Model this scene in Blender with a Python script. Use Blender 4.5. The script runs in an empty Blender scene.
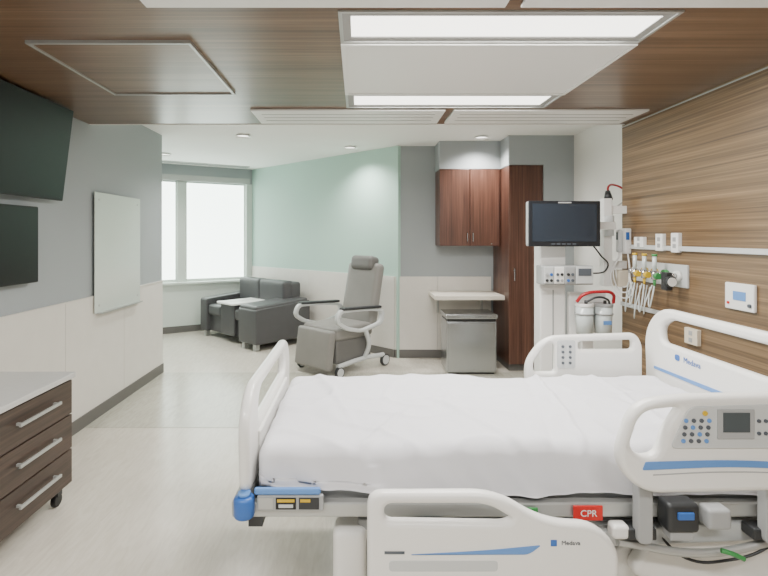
import bpy, bmesh, math
from mathutils import Vector, Matrix, noise

D = bpy.data
COL = bpy.context.scene.collection

# ------------------------------------------------------------------ materials
def srgb(c):
    out = []
    for v in c:
        v = v / 255.0
        out.append(v / 12.92 if v <= 0.04045 else ((v + 0.055) / 1.055) ** 2.4)
    return (out[0], out[1], out[2], 1.0)

def mat(name, rgb, rough=0.5, metal=0.0, emit=None, estr=0.0, bump=0.0, bscale=60.0, var=0.0, vscale=3.0, coat=0.0, trans=0.0, vmap=(1,1,1), bmap=(1,1,1), bdist=0.01):
    m = D.materials.new(name); m.use_nodes = True
    nt = m.node_tree; b = nt.nodes['Principled BSDF']
    c = srgb(rgb)
    b.inputs['Base Color'].default_value = c
    b.inputs['Roughness'].default_value = rough
    b.inputs['Metallic'].default_value = metal
    b.inputs['Coat Weight'].default_value = coat
    b.inputs['Transmission Weight'].default_value = trans
    if emit:
        b.inputs['Emission Color'].default_value = srgb(emit)
        b.inputs['Emission Strength'].default_value = estr
    tc = nt.nodes.new('ShaderNodeTexCoord')
    if var > 0:
        mp = nt.nodes.new('ShaderNodeMapping'); mp.inputs['Scale'].default_value = vmap
        nt.links.new(tc.outputs['Object'], mp.inputs['Vector'])
        n = nt.nodes.new('ShaderNodeTexNoise'); n.inputs['Scale'].default_value = vscale
        n.inputs['Detail'].default_value = 4
        nt.links.new(mp.outputs['Vector'], n.inputs['Vector'])
        r = nt.nodes.new('ShaderNodeValToRGB')
        r.color_ramp.elements[0].position = 0.3; r.color_ramp.elements[1].position = 0.7
        r.color_ramp.elements[0].color = tuple([x * (1 - var) for x in c[:3]] + [1])
        r.color_ramp.elements[1].color = tuple([min(1, x * (1 + var)) for x in c[:3]] + [1])
        nt.links.new(n.outputs['Fac'], r.inputs['Fac'])
        nt.links.new(r.outputs['Color'], b.inputs['Base Color'])
    if bump > 0:
        mb = nt.nodes.new('ShaderNodeMapping'); mb.inputs['Scale'].default_value = bmap
        nt.links.new(tc.outputs['Object'], mb.inputs['Vector'])
        n2 = nt.nodes.new('ShaderNodeTexNoise'); n2.inputs['Scale'].default_value = bscale
        nt.links.new(mb.outputs['Vector'], n2.inputs['Vector'])
        bp = nt.nodes.new('ShaderNodeBump'); bp.inputs['Strength'].default_value = bump
        bp.inputs['Distance'].default_value = bdist
        nt.links.new(n2.outputs['Fac'], bp.inputs['Height'])
        nt.links.new(bp.outputs['Normal'], b.inputs['Normal'])
    return m

def wood(name, dark, mid, light, scale, rough=0.4, fine=1.0, coat=0.1, dist=0.25, p=(0.36, 0.52, 0.68)):
    """scale: mapping scale vector, small along the grain"""
    m = D.materials.new(name); m.use_nodes = True
    nt = m.node_tree; b = nt.nodes['Principled BSDF']
    b.inputs['Roughness'].default_value = rough
    b.inputs['Coat Weight'].default_value = coat
    b.inputs['Coat Roughness'].default_value = 0.3
    tc = nt.nodes.new('ShaderNodeTexCoord')
    mp = nt.nodes.new('ShaderNodeMapping'); mp.inputs['Scale'].default_value = scale
    nt.links.new(tc.outputs['Object'], mp.inputs['Vector'])
    n = nt.nodes.new('ShaderNodeTexNoise'); n.inputs['Scale'].default_value = 1.0
    n.inputs['Detail'].default_value = 9; n.inputs['Roughness'].default_value = 0.62
    n.inputs['Distortion'].default_value = dist
    nt.links.new(mp.outputs['Vector'], n.inputs['Vector'])
    mp2 = nt.nodes.new('ShaderNodeMapping')
    mp2.inputs['Scale'].default_value = tuple((s * 4.5 * fine if s > 5 else s * 2.0) for s in scale)
    nt.links.new(tc.outputs['Object'], mp2.inputs['Vector'])
    n2 = nt.nodes.new('ShaderNodeTexNoise'); n2.inputs['Scale'].default_value = 1.0
    n2.inputs['Detail'].default_value = 3
    nt.links.new(mp2.outputs['Vector'], n2.inputs['Vector'])
    mx = nt.nodes.new('ShaderNodeMath'); mx.operation = 'MULTIPLY_ADD'
    mx.inputs[1].default_value = 0.45
    nt.links.new(n2.outputs['Fac'], mx.inputs[0])
    m3 = nt.nodes.new('ShaderNodeMath'); m3.operation = 'MULTIPLY'; m3.inputs[1].default_value = 0.6
    nt.links.new(n.outputs['Fac'], m3.inputs[0]); nt.links.new(m3.outputs[0], mx.inputs[2])
    r = nt.nodes.new('ShaderNodeValToRGB')
    e = r.color_ramp.elements
    e[0].position = p[0]; e[0].color = srgb(dark)
    e[1].position = p[2]; e[1].color = srgb(light)
    k = e.new(p[1]); k.color = srgb(mid)
    nt.links.new(mx.outputs[0], r.inputs['Fac'])
    nt.links.new(r.outputs['Color'], b.inputs['Base Color'])
    return m

M = {}
M['wood_wall'] = wood('wood_wall_veneer', (74, 57, 40), (112, 89, 63), (144, 119, 88), (0.45, 0.35, 22.0), p=(0.38, 0.52, 0.67))
M['wood_ceil'] = wood('wood_ceiling_veneer', (70, 50, 36), (100, 76, 57), (128, 102, 80), (0.5, 18.0, 1.0), rough=0.32, coat=0.25)
M['cherry'] = wood('cherry_laminate', (56, 34, 27), (82, 52, 41), (106, 72, 58), (16.0, 16.0, 0.7), rough=0.38)
M['walnut'] = wood('dark_walnut', (44, 33, 28), (62, 48, 41), (80, 64, 55), (6, 0.8, 22.0), rough=0.42)
M['grey'] = mat('grey_paint', (160, 166, 169), 0.7, bump=0.05, bscale=150)
M['aqua'] = mat('aqua_paint', (176, 207, 195), 0.6, bump=0.05, bscale=150)
M['ivory'] = mat('wainscot_ivory', (220, 216, 209), 0.45, var=0.02, vscale=8)
M['white_wall'] = mat('white_paint', (232, 231, 227), 0.6)
M['ceil'] = mat('ceiling_white', (243, 243, 239), 0.8)
M['base'] = mat('baseboard_grey', (100, 98, 95), 0.5)
M['fixture'] = mat('fixture_white', (228, 228, 225), 0.4)
M['slot'] = mat('slot_grey', (150, 150, 148), 0.5)
M['plast'] = mat('bed_plastic', (230, 229, 225), 0.3, coat=0.2)
M['plast_g'] = mat('grey_plastic', (160, 162, 163), 0.4)
M['panel_g'] = mat('panel_grey', (194, 197, 197), 0.35)
M['blue'] = mat('blue_plastic', (50, 100, 175), 0.35)
M['blue_s'] = mat('blue_stripe', (92, 138, 200), 0.4)
M['black'] = mat('black_plastic', (18, 18, 20), 0.4)
M['screen'] = mat('screen_glass', (12, 12, 13), 0.35)
M['scrgrey'] = mat('lcd_grey', (74, 82, 86), 0.2)
M['scrmon'] = mat('monitor_screen', (42, 50, 60), 0.2)
M['bezel'] = mat('monitor_bezel', (28, 31, 36), 0.35)
M['dark'] = mat('dark_metal', (58, 60, 62), 0.4, 0.4)
M['steel'] = mat('brushed_steel', (178, 181, 184), 0.24, 1.0, var=0.05, vscale=8, vmap=(30, 30, 0.6))
M['chrome'] = mat('chrome', (200, 200, 200), 0.2, 1.0)
M['alu'] = mat('aluminium', (184, 186, 184), 0.38, 0.5)
M['sheet'] = mat('bed_sheet', (216, 216, 221), 0.9, bump=0.35, bscale=5, bdist=0.02, bmap=(1.6, 1, 1))
M['vinyl_d'] = mat('charcoal_vinyl', (72, 72, 74), 0.42, var=0.06, vscale=6)
M['vinyl_g'] = mat('grey_vinyl', (128, 126, 122), 0.5, var=0.04, vscale=6)
M['vinyl_m'] = mat('mid_grey_vinyl', (102, 101, 99), 0.5, var=0.04, vscale=6)
M['cream'] = mat('cream_laminate', (224, 217, 204), 0.4)
M['top'] = mat('grey_counter', (196, 196, 194), 0.35, var=0.03, vscale=30)
M['glassboard'] = mat('glass_board', (212, 221, 214), 0.12, coat=0.5)
M['blind'] = mat('roller_shade', (235, 245, 238), 0.9, emit=(232, 246, 238), estr=6.5)  # daylight through the cloth is put in as emission
M['wframe'] = mat('window_frame', (210, 218, 211), 0.5)
M['red'] = mat('red_plastic', (200, 30, 26), 0.4)
M['redtube'] = mat('red_tube', (170, 30, 40), 0.35)
M['green'] = mat('green_plastic', (60, 140, 75), 0.4)
M['yellow'] = mat('yellow_plastic', (205, 170, 40), 0.4)
M['beige'] = mat('beige_plastic', (214, 204, 186), 0.4)
M['white'] = mat('white_plastic', (232, 232, 230), 0.35)
M['clear'] = mat('clear_canister', (205, 214, 214), 0.15, coat=0.5)
M['lamp'] = mat('lamp_diffuser', (255, 255, 250), 0.5, emit=(255, 252, 244), estr=3.5)
M['text_g'] = mat('text_grey', (80, 86, 94), 0.5)

def floor_mat(name, a, b_):
    m = D.materials.new(name); m.use_nodes = True
    nt = m.node_tree; b = nt.nodes['Principled BSDF']; b.inputs['Roughness'].default_value = 0.24
    tc = nt.nodes.new('ShaderNodeTexCoord')
    mp = nt.nodes.new('ShaderNodeMapping'); mp.inputs['Scale'].default_value = (22, 4, 1)
    mp.inputs['Rotation'].default_value = (0, 0, 0.5)
    nt.links.new(tc.outputs['Object'], mp.inputs['Vector'])
    n = nt.nodes.new('ShaderNodeTexNoise'); n.inputs['Scale'].default_value = 1.3
    n.inputs['Detail'].default_value = 6; n.inputs['Distortion'].default_value = 1.5
    nt.links.new(mp.outputs['Vector'], n.inputs['Vector'])
    r = nt.nodes.new('ShaderNodeValToRGB'); e = r.color_ramp.elements
    e[0].position = 0.3; e[0].color = srgb(a); e[1].position = 0.65; e[1].color = srgb(b_)
    nt.links.new(n.outputs['Fac'], r.inputs['Fac']); nt.links.new(r.outputs['Color'], b.inputs['Base Color'])
    return m
M['floor'] = floor_mat('vinyl_floor_light', (198, 191, 178), (211, 205, 193))
M['floor2'] = floor_mat('vinyl_floor_shadow', (174, 171, 158), (191, 188, 175))  # greyer vinyl, wall shadow mixed into its colour

# ------------------------------------------------------------------ geometry helpers
def link(o, parent=None):
    COL.objects.link(o)
    if parent is not None:
        o.parent = parent
        if parent.get('world_space'):
            o.matrix_parent_inverse = Matrix.Translation(-Vector(parent.location))
    return o

def group(name, loc=(0, 0, 0), rotz=0.0, world=True):
    e = D.objects.new(name, None); e.location = loc; e.rotation_euler = (0, 0, rotz)
    e.empty_display_size = 0.1
    if world: e['world_space'] = 1
    COL.objects.link(e); return e

def from_bm(name, bm, m, parent=None, smooth=False):
    me = D.meshes.new(name); bm.normal_update(); bm.to_mesh(me); bm.free()
    if isinstance(m, (list, tuple)):
        for x in m: me.materials.append(x)
    else: me.materials.append(m)
    if smooth:
        for p in me.polygons: p.use_smooth = True
    o = D.objects.new(name, me)
    return link(o, parent)

def add_box(bm, x0, x1, y0, y1, z0, z1, mi=0):
    vs = [bm.verts.new(p) for p in ((x0,y0,z0),(x1,y0,z0),(x1,y1,z0),(x0,y1,z0),(x0,y0,z1),(x1,y0,z1),(x1,y1,z1),(x0,y1,z1))]
    for f in ((3,2,1,0),(4,5,6,7),(0,1,5,4),(1,2,6,5),(2,3,7,6),(3,0,4,7)):
        fc = bm.faces.new([vs[i] for i in f]); fc.material_index = mi

def box(name, x0, x1, y0, y1, z0, z1, m, parent=None, bev=0.0, seg=2):
    bm = bmesh.new(); add_box(bm, min(x0,x1), max(x0,x1), min(y0,y1), max(y0,y1), min(z0,z1), max(z0,z1))
    if bev > 0:
        bmesh.ops.bevel(bm, geom=bm.edges[:], offset=bev, segments=seg, profile=0.5, affect='EDGES')
    return from_bm(name, bm, m, parent)

def boxes(name, lst, m, parent=None):
    bm = bmesh.new()
    for b in lst: add_box(bm, *b)
    return from_bm(name, bm, m, parent)

def rbox(name, x0, x1, y0, y1, z0, z1, r, m, parent=None, div=10, disp=None, rot=None, pivot=None):
    """rounded soft box, optional displacement function and rotation about pivot"""
    bm = bmesh.new()
    dims = (x1-x0, y1-y0, z1-z0)
    n = [max(4, int(d / max(dims) * div) + 3) for d in dims]
    def coordlist(a, b, k):
        inner = [a + r + (b-a-2*r) * i / k for i in range(k+1)]
        return [a, a + r*0.3, a + r*0.65] + inner + [b - r*0.65, b - r*0.3, b]
    cs = [coordlist(x0,x1,n[0]), coordlist(y0,y1,n[1]), coordlist(z0,z1,n[2])]
    cache = {}
    def V(p):
        k = tuple(round(c, 6) for c in p)
        if k in cache: return cache[k]
        q = Vector((min(max(p[0], x0+r), x1-r), min(max(p[1], y0+r), y1-r), min(max(p[2], z0+r), z1-r)))
        d = Vector(p) - q
        if d.length > 1e-9: v = q + d.normalized() * r; nn = d.normalized()
        else: v = Vector(p); nn = Vector((0,0,1))
        if disp: v = v + disp(v, nn)
        cache[k] = bm.verts.new(v); return cache[k]
    for ax in range(3):
        a, b = [i for i in range(3) if i != ax]
        for side in (0, -1):
            fixed = cs[ax][side]
            for i in range(len(cs[a]) - 1):
                for j in range(len(cs[b]) - 1):
                    quad = []
                    for (ii, jj) in ((i,j),(i+1,j),(i+1,j+1),(i,j+1)):
                        p = [0,0,0]; p[ax] = fixed; p[a] = cs[a][ii]; p[b] = cs[b][jj]
                        quad.append(V(p))
                    try: bm.faces.new(quad)
                    except ValueError: pass
    bmesh.ops.recalc_face_normals(bm, faces=bm.faces[:])
    if rot:
        bmesh.ops.rotate(bm, verts=bm.verts[:], cent=pivot or ((x0+x1)/2,(y0+y1)/2,(z0+z1)/2), matrix=rot)
    return from_bm(name, bm, m, parent, smooth=True)

def cyl(name, p0, p1, r, m, parent=None, seg=20, r2=None, bev=0.0):
    p0 = Vector(p0); p1 = Vector(p1); d = p1 - p0
    bm = bmesh.new()
    bmesh.ops.create_cone(bm, cap_ends=True, segments=seg, radius1=r, radius2=r if r2 is None else r2, depth=d.length)
    if bev > 0:
        es = [e for e in bm.edges if abs(abs(e.verts[0].co.z) - d.length/2) < 1e-6 and abs(e.verts[0].co.z - e.verts[1].co.z) < 1e-6]
        bmesh.ops.bevel(bm, geom=es, offset=bev, segments=3, profile=0.5, affect='EDGES')
    q = Vector((0,0,1)).rotation_difference(d.normalized()).to_matrix().to_4x4()
    bmesh.ops.transform(bm, matrix=Matrix.Translation((p0+p1)/2) @ q, verts=bm.verts[:])
    o = from_bm(name, bm, m, parent)
    for p in o.data.polygons:
        if len(p.vertices) == 4: p.use_smooth = True
    return o

def fillet(pts, r, n=6):
    out = []; N = len(pts)
    for i in range(N):
        p = Vector(pts[i][:2]); rr = pts[i][2] if len(pts[i]) > 2 else r
        a = Vector(pts[i-1][:2]); b = Vector(pts[(i+1) % N][:2])
        da = (a - p); db = (b - p)
        t = min(rr, da.length * 0.49, db.length * 0.49)
        s = p + da.normalized() * t; e = p + db.normalized() * t
        for k in range(n + 1):
            u = k / n
            out.append((1-u)**2 * s + 2*u*(1-u) * p + u*u * e)
    return out

def to_mesh_obj(name, cu, m, parent, mtx, smooth=True):
    tmp = D.objects.new(name + '_tmp', cu); COL.objects.link(tmp)
    bpy.context.view_layer.update()
    dg = bpy.context.evaluated_depsgraph_get()
    me = D.meshes.new_from_object(tmp.evaluated_get(dg))
    D.objects.remove(tmp, do_unlink=True)
    me.transform(mtx); me.name = name
    me.materials.clear(); me.materials.append(m)
    for p in me.polygons: p.use_smooth = smooth
    o = D.objects.new(name, me)
    if smooth:
        try: me.set_sharp_from_angle(angle=math.radians(40))
        except Exception: pass
    return link(o, parent)

AX = {'XZ': Matrix(((1,0,0,0),(0,0,-1,0),(0,1,0,0),(0,0,0,1))),
      'YZ': Matrix(((0,0,1,0),(1,0,0,0),(0,1,0,0),(0,0,0,1))),
      'XY': Matrix.Identity(4)}

def plate(name, outline, holes, plane, at, thick, m, parent=None, r=0.03, bev=0.008, hr=0.02, xf=None):
    """flat plate with rounded outline and rounded holes; `at` is the centre position on the normal axis"""
    cu = D.curves.new(name, 'CURVE'); cu.dimensions = '2D'; cu.fill_mode = 'BOTH'
    cu.extrude = max(0.0005, thick/2 - bev); cu.bevel_depth = bev; cu.bevel_resolution = 3; cu.offset = -bev
    for k, pl in enumerate([outline] + list(holes)):
        pp = fillet(pl, r if k == 0 else hr)
        sp = cu.splines.new('POLY'); sp.points.add(len(pp) - 1); sp.use_cyclic_u = True
        for i, q in enumerate(pp): sp.points[i].co = (q[0], q[1], 0, 1)
    off = {'XZ': (0, at, 0), 'YZ': (at, 0, 0), 'XY': (0, 0, at)}[plane]
    mt = Matrix.Translation(off) @ AX[plane]
    if xf is not None: mt = xf @ mt
    return to_mesh_obj(name, cu, m, parent, mt)

def tube(name, pts, r, m, parent=None, cyclic=False, res=8, smooth=True):
    cu = D.curves.new(name, 'CURVE'); cu.dimensions = '3D'; cu.bevel_depth = r; cu.bevel_resolution = 4
    cu.use_fill_caps = True; cu.resolution_u = res
    if smooth:
        sp = cu.splines.new('BEZIER'); sp.bezier_points.add(len(pts) - 1)
        for i, p in enumerate(pts):
            bp = sp.bezier_points[i]; bp.co = p; bp.handle_left_type = bp.handle_right_type = 'AUTO'
    else:
        sp = cu.splines.new('POLY'); sp.points.add(len(pts) - 1)
        for i, p in enumerate(pts): sp.points[i].co = (*p, 1)
    sp.use_cyclic_u = cyclic
    return to_mesh_obj(name, cu, m, parent, Matrix.Identity(4))

def text(name, s, size, plane, at, m, parent=None):
    cu = D.curves.new(name, 'FONT'); cu.body = s; cu.size = size; cu.extrude = 0.0005
    cu.align_x = 'CENTER'; cu.align_y = 'CENTER'
    if plane == 'XZ': R = Matrix.Rotation(math.radians(90), 4, 'X')
    else: R = Matrix(((0,0,-1,0),(-1,0,0,0),(0,1,0,0),(0,0,0,1)))
    return to_mesh_obj(name, cu, m, parent, Matrix.Translation(at) @ R, smooth=False)

# ------------------------------------------------------------------ ROOM SHELL
XL, XR, XW = -2.16, 2.145, 2.38
YB = -1.6
ZW, ZC = 2.40, 2.61
box('floor', -4.6, 2.6, YB - 0.1, 8.9, -0.1, 0.0, M['floor'])
box('floor_shadow_band', XL, XW, 3.83, 5.38, 0.0, 0.002, M['floor2'])  # darker band: shadow of the wall painted as floor colour
box('wall_left', XL - 0.12, XL, YB, 5.40, 0, 2.8, M['grey'])
box('wall_left_return', -4.5, XL - 0.12, 5.28, 5.40, 0, 2.8, M['grey'])
box('wall_alcove', -4.62, -4.5, 5.28, 8.0, 0, 2.8, M['grey'])
box('wall_rear', XL - 0.12, 2.5, YB - 0.1, YB, 0, 2.8, M['grey'])
wl = group('wainscot_left', (XL, 2, 0.5))
ys = [YB + 0.01, 0.0, 1.2, 2.4, 3.6, 4.5, 5.39]
for i in range(6):
    box('panel_%d' % (i+1), XL, XL + 0.012, ys[i] + 0.002, ys[i+1] - 0.002, 0.10, 1.0, M['ivory'], wl)
box('cap', XL, XL + 0.018, YB + 0.01, 5.40, 1.0, 1.012, M['ivory'], wl)
box('baseboard_left', XL, XL + 0.02, YB + 0.01, 5.40, 0, 0.10, M['base'])
box('wall_right', XR, 2.5, YB, 3.98, 0, 2.8, M['wood_wall'])
box('wall_right_alcove', XW, 2.5, 3.98, 5.5, 0, 2.8, M['white_wall'])
box('baseboard_right', XR - 0.015, XR, YB, 3.98, 0, 0.10, M['base'])
box('baseboard_alcove', XW - 0.015, XW, 3.98, 5.4, 0, 0.10, M['base'])
box('trim_1', XR - 0.004, XR, YB, 3.98, ZW - 0.022, ZW - 0.014, M['alu'])
box('wall_back', 0.457, 2.5, 6.05, 6.17, 0, 2.8, M['grey'])
box('wall_back_niche', 2.045, 2.5, 5.40, 6.05, 0, 2.8, M['grey'])
box('baseboard_back', 0.457, 1.64, 6.03, 6.05, 0, 0.10, M['base'])
box('baseboard_back_niche', 2.045, XW, 5.385, 5.40, 0, 0.10, M['base'])
wb = group('wainscot_back', (1.0, 6.05, 0.5))
for i, (a, b) in enumerate(((0.46, 0.98), (0.984, 1.64))):
    box('panel_%d' % (i+1), a, b, 6.036, 6.05, 0.10, 1.0, M['ivory'], wb)
box('soffit_wall_cabinet', 0.95, 1.66, 5.72, 6.05, 2.285, 2.7, M['grey'])
box('soffit_closet', 1.66, 2.045, 5.40, 6.05, 2.285, 2.7, M['grey'])
ang = math.atan2(0.694, -0.719)
wa = group('wall_aqua', (0.457, 6.05, 0), ang, world=False)
box('paint', -0.05, 3.10, -0.12, 0.0, 0, 2.8, M['aqua'], wa)
for i, (a, b) in enumerate(((0.0, 0.78), (0.784, 1.6), (1.604, 2.4), (2.404, 3.09))):
    box('wainscot_panel_%d' % (i+1), a, b, 0, 0.012, 0.10, 1.0, M['ivory'], wa)
box('baseboard', 0, 3.09, 0, 0.02, 0, 0.10, M['base'], wa)
angw = math.atan2(-0.499, -0.8665)
ww = group('wall_window', (-1.77, 8.2, 0), angw, world=False)
box('wall_below', -0.1, 3.2, -0.14, 0, 0, 0.76, M['wframe'], ww)
box('wall_header', -0.1, 3.2, -0.14, 0, 2.36, 2.8, M['grey'], ww)
box('jamb_1', -0.1, 0.10, -0.14, 0, 0.76, 2.36, M['wframe'], ww)
box('jamb_2', 2.85, 3.2, -0.14, 0, 0.76, 2.36, M['wframe'], ww)
box('sill', 0.0, 2.95, -0.13, 0.06, 0.745, 0.78, M['wframe'], ww, bev=0.005)
box('baseboard', 0, 3.1, 0, 0.015, 0, 0.10, M['base'], ww)
box('blind_pocket', 0.05, 2.95, -0.02, 0.03, 2.36, 2.45, M['alu'], ww)
for i, (a, b) in enumerate(((0.10, 1.06), (1.19, 2.0), (2.15, 2.85))):
    w = group('window_%d' % (i+1), (-1.77, 8.2, 0), angw, world=False)
    f = 0.02
    boxes('frame', [(a, a+f, -0.12, -0.06, 0.78, 2.36), (b-f, b, -0.12, -0.06, 0.78, 2.36),
                    (a+f, b-f, -0.12, -0.06, 0.78, 0.80), (a+f, b-f, -0.12, -0.06, 2.34, 2.36)], M['wframe'], w)
    box('shade', a+f, b-f, -0.095, -0.09, 0.80, 2.34, M['blind'], w)
    box('shade_bar', a+f, b-f, -0.10, -0.085, 0.80, 0.82, M['wframe'], w)
    if i < 2:
        box('mullion', b, (1.19, 2.15)[i], -0.13, -0.02, 0.78, 2.36, M['wframe'], w)
box('ceiling', -4.6, 2.5, 3.94, 8.9, ZC, ZC + 0.1, M['ceil'])
LX0, LX1, LY0, LY1 = -0.08, 1.30, 1.95, 3.42
boxes('ceiling_wood', [(XL, LX0, YB, 3.94, ZW, 2.8), (LX1, XR, YB, 3.94, ZW, 2.8),
                       (LX0, LX1, YB, LY0, ZW, 2.8), (LX0, LX1, LY1, 3.94, ZW, 2.8),
                       (LX0, LX1, LY0, LY1, 2.5, 2.8)], M['wood_ceil'])
box('trim_2', XL, XR + 0.2, 3.94, 3.955, ZW - 0.004, 2.75, M['ceil'])

# ------------------------------------------------------------------ ceiling fixtures
def ring(name, x0, x1, y0, y1, z0, z1, w, m, parent):
    return boxes(name, [(x0, x1, y0, y0+w, z0, z1), (x0, x1, y1-w, y1, z0, z1),
                        (x0, x0+w, y0+w, y1-w, z0, z1), (x1-w, x1, y0+w, y1-w, z0, z1)], m, parent)

def area(name, x, y, z, sx, sy, power, parent=None, color=(1, 0.97, 0.92)):
    l = D.lights.new(name, 'AREA'); l.shape = 'RECTANGLE'; l.size = sx; l.size_y = sy; l.energy = power; l.color = color
    o = D.objects.new(name, l); o.location = (x, y, z)
    return link(o, parent)

cl = group('added_fill_light', (0.6, 2.1, 2.4))
ring('frame_outer', LX0, LX1, LY0, 2.27, 2.392, 2.46, 0.015, M['alu'], cl)
ring('frame', LX0+0.015, LX1-0.015, LY0+0.015, 2.255, 2.398, 2.46, 0.035, M['slot'], cl)
box('diffuser', LX0+0.05, LX1-0.05, LY0+0.045, 2.215, 2.402, 2.42, M['lamp'], cl)
area('lamp', (LX0+LX1)/2, 2.105, 2.399, 1.27, 0.21, 58, cl)
pn = group('ceiling_access_panel', (0.6, 2.7, 2.4))
box('panel', LX0, LX1, 2.275, 3.085, 2.392, 2.42, M['fixture'], pn, bev=0.003)
ring('edge', LX0, LX1, 2.275, 3.085, 2.386, 2.40, 0.02, M['fixture'], pn)
cl2 = group('added_fill_light', (0.6, 3.25, 2.4))
ring('frame_outer', LX0, LX1, 3.09, LY1, 2.392, 2.46, 0.015, M['alu'], cl2)
ring('frame', LX0+0.015, LX1-0.015, 3.105, LY1-0.015, 2.398, 2.46, 0.04, M['slot'], cl2)
box('diffuser', LX0+0.055, LX1-0.055, 3.14, LY1-0.055, 2.402, 2.42, M['lamp'], cl2)
area('lamp', (LX0+LX1)/2, 3.255, 2.399, 1.24, 0.2, 54, cl2)
for k, (x, y, p) in enumerate(((-1.0, 0.1, 60), (1.0, -0.2, 46))):  # unseen lamps added behind the camera to fill the near room
    c3 = group('added_fill_light', (x, y, 2.4))
    ring('frame', x-0.62, x+0.62, y-0.18, y+0.18, 2.37, 2.40, 0.03, M['fixture'], c3)
    box('diffuser', x-0.59, x+0.59, y-0.15, y+0.15, 2.385, 2.395, M['lamp'], c3)
    area('lamp', x, y, 2.38, 1.15, 0.28, p, c3)

def diffuser(x0, x1, y0, y1):
    g = group('linear_air_diffuser', ((x0+x1)/2, (y0+y1)/2, 2.39))
    box('plate', x0, x1, y0, y1, 2.384, 2.399, M['fixture'], g, bev=0.003)
    n = 3; w = (y1 - y0 - 0.12) / n
    for i in range(n):
        a = y0 + 0.06 + i*w
        box('slot_%d' % (i+1), x0+0.06, x1-0.06, a + w*0.42, a + w*0.52, 2.3825, 2.385, M['slot'], g)
diffuser(-0.76, 0.62, 3.46, 3.86); diffuser(0.68, 2.06, 3.46, 3.86)
diffuser(-0.82, 0.57, 1.50, 1.90); diffuser(0.63, 2.02, 1.50, 1.90)

h = group('access_hatch', (-1.15, 2.66, 2.4))
ring('frame', -1.53, -0.77, 2.25, 3.08, 2.384, 2.40, 0.014, M['alu'], h)
box('door', -1.516, -0.784, 2.264, 3.066, 2.392, 2.399, M['wood_ceil'], h)

for (x, y) in ((-1.265, 5.39), (1.375, 5.47), (-0.1, 6.1), (-2.6, 6.6)):  # last two are extra, added to brighten the far end
    g = group('recessed_downlight', (x, y, ZC))
    bm = bmesh.new()
    bmesh.ops.create_cone(bm, cap_ends=False, segments=28, radius1=0.085, radius2=0.06, depth=0.02)
    bmesh.ops.translate(bm, vec=(x, y, ZC - 0.010), verts=bm.verts[:])
    from_bm('trim_ring', bm, M['fixture'], g, True)
    cyl('lens', (x, y, ZC - 0.006), (x, y, ZC - 0.001), 0.06, M['lamp'], g)
    l = D.lights.new('lamp', 'SPOT'); l.energy = 120; l.spot_size = math.radians(140); l.spot_blend = 0.9
    l.shadow_soft_size = 0.06; l.color = (1, 0.97, 0.92)
    o = D.objects.new('lamp', l); o.location = (x, y, ZC - 0.03); link(o, g)
g = group('slot_air_diffuser', (-1.77, 8.2, 0), angw, world=False)
box('plate', 0.15, 2.6, 0.20, 0.34, ZC - 0.012, ZC - 0.001, M['alu'], g)
box('slot', 0.18, 2.57, 0.255, 0.285, ZC - 0.016, ZC - 0.012, M['slot'], g)

# ------------------------------------------------------------------ LEFT WALL ITEMS
tv = group('television', (XL + 0.08, 2.9, 2.07))
R = Matrix.Rotation(math.radians(7), 4, 'Y')
def tilt(o, piv, Rm):
    o.data.transform(Matrix.Translation(piv) @ Rm @ Matrix.Translation(-Vector(piv)))
piv = (-2.08, 2.9, 1.76)
o = box('casing', -2.12, -2.075, 2.28, 3.45, 1.745, 2.385, M['black'], tv, bev=0.006); tilt(o, piv, R)
o = box('screen', -2.076, -2.073, 2.295, 3.435, 1.77, 2.37, M['screen'], tv); tilt(o, piv, R)
box('bracket', XL + 0.001, -2.08, 2.7, 3.1, 1.9, 2.2, M['dark'], tv)
tv2 = group('television', (XL + 0.04, 2.8, 1.45))
box('casing', XL + 0.001, -2.085, 2.40, 3.20, 1.20, 1.69, M['black'], tv2, bev=0.006)
box('screen', -2.086, -2.082, 2.42, 3.18, 1.22, 1.67, M['screen'], tv2)

wbd = group('whiteboard', (XL, 4.38, 1.36))
box('board', XL + 0.022, XL + 0.030, 3.97, 4.79, 0.87, 1.86, M['glassboard'], wbd, bev=0.002)
for i, (y, z) in enumerate(((4.03, 0.93), (4.73, 0.93), (4.03, 1.80), (4.73, 1.80))):
    cyl('standoff_%d' % (i+1), (XL, y, z), (XL + 0.034, y, z), 0.010, M['alu'], wbd)
box('pen_tray', XL + 0.02, XL + 0.07, 4.0, 4.76, 0.862, 0.872, M['alu'], wbd)

dr = group('drawer_cabinet', (-1.87, 2.47, 0))
x0, x1, y0, y1 = XL + 0.022, -1.615, 2.12, 2.78
box('carcass', x0 + 0.01, x1 - 0.02, y0 + 0.01, y1 - 0.01, 0.11, 0.70, M['walnut'], dr)
box('top', x0, x1 + 0.012, y0, y1 + 0.005, 0.70, 0.73, M['top'], dr, bev=0.004)
for i in range(3):
    z = 0.115 + i * 0.194
    box('drawer_%d' % (i+1), x1 - 0.022, x1, y0 + 0.005, y1 - 0.012, z, z + 0.187, M['walnut'], dr, bev=0.003)
    box('handle_%d' % (i+1), x1 + 0.022, x1 + 0.034, 2.30, 2.62, z + 0.098, z + 0.114, M['alu'], dr, bev=0.002)
    for k, yy in enumerate((2.32, 2.60)):
        box('handle_post_%d_%d' % (i+1, k+1), x1, x1 + 0.024, yy - 0.006, yy + 0.006, z + 0.100, z + 0.112, M['alu'], dr)
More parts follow.
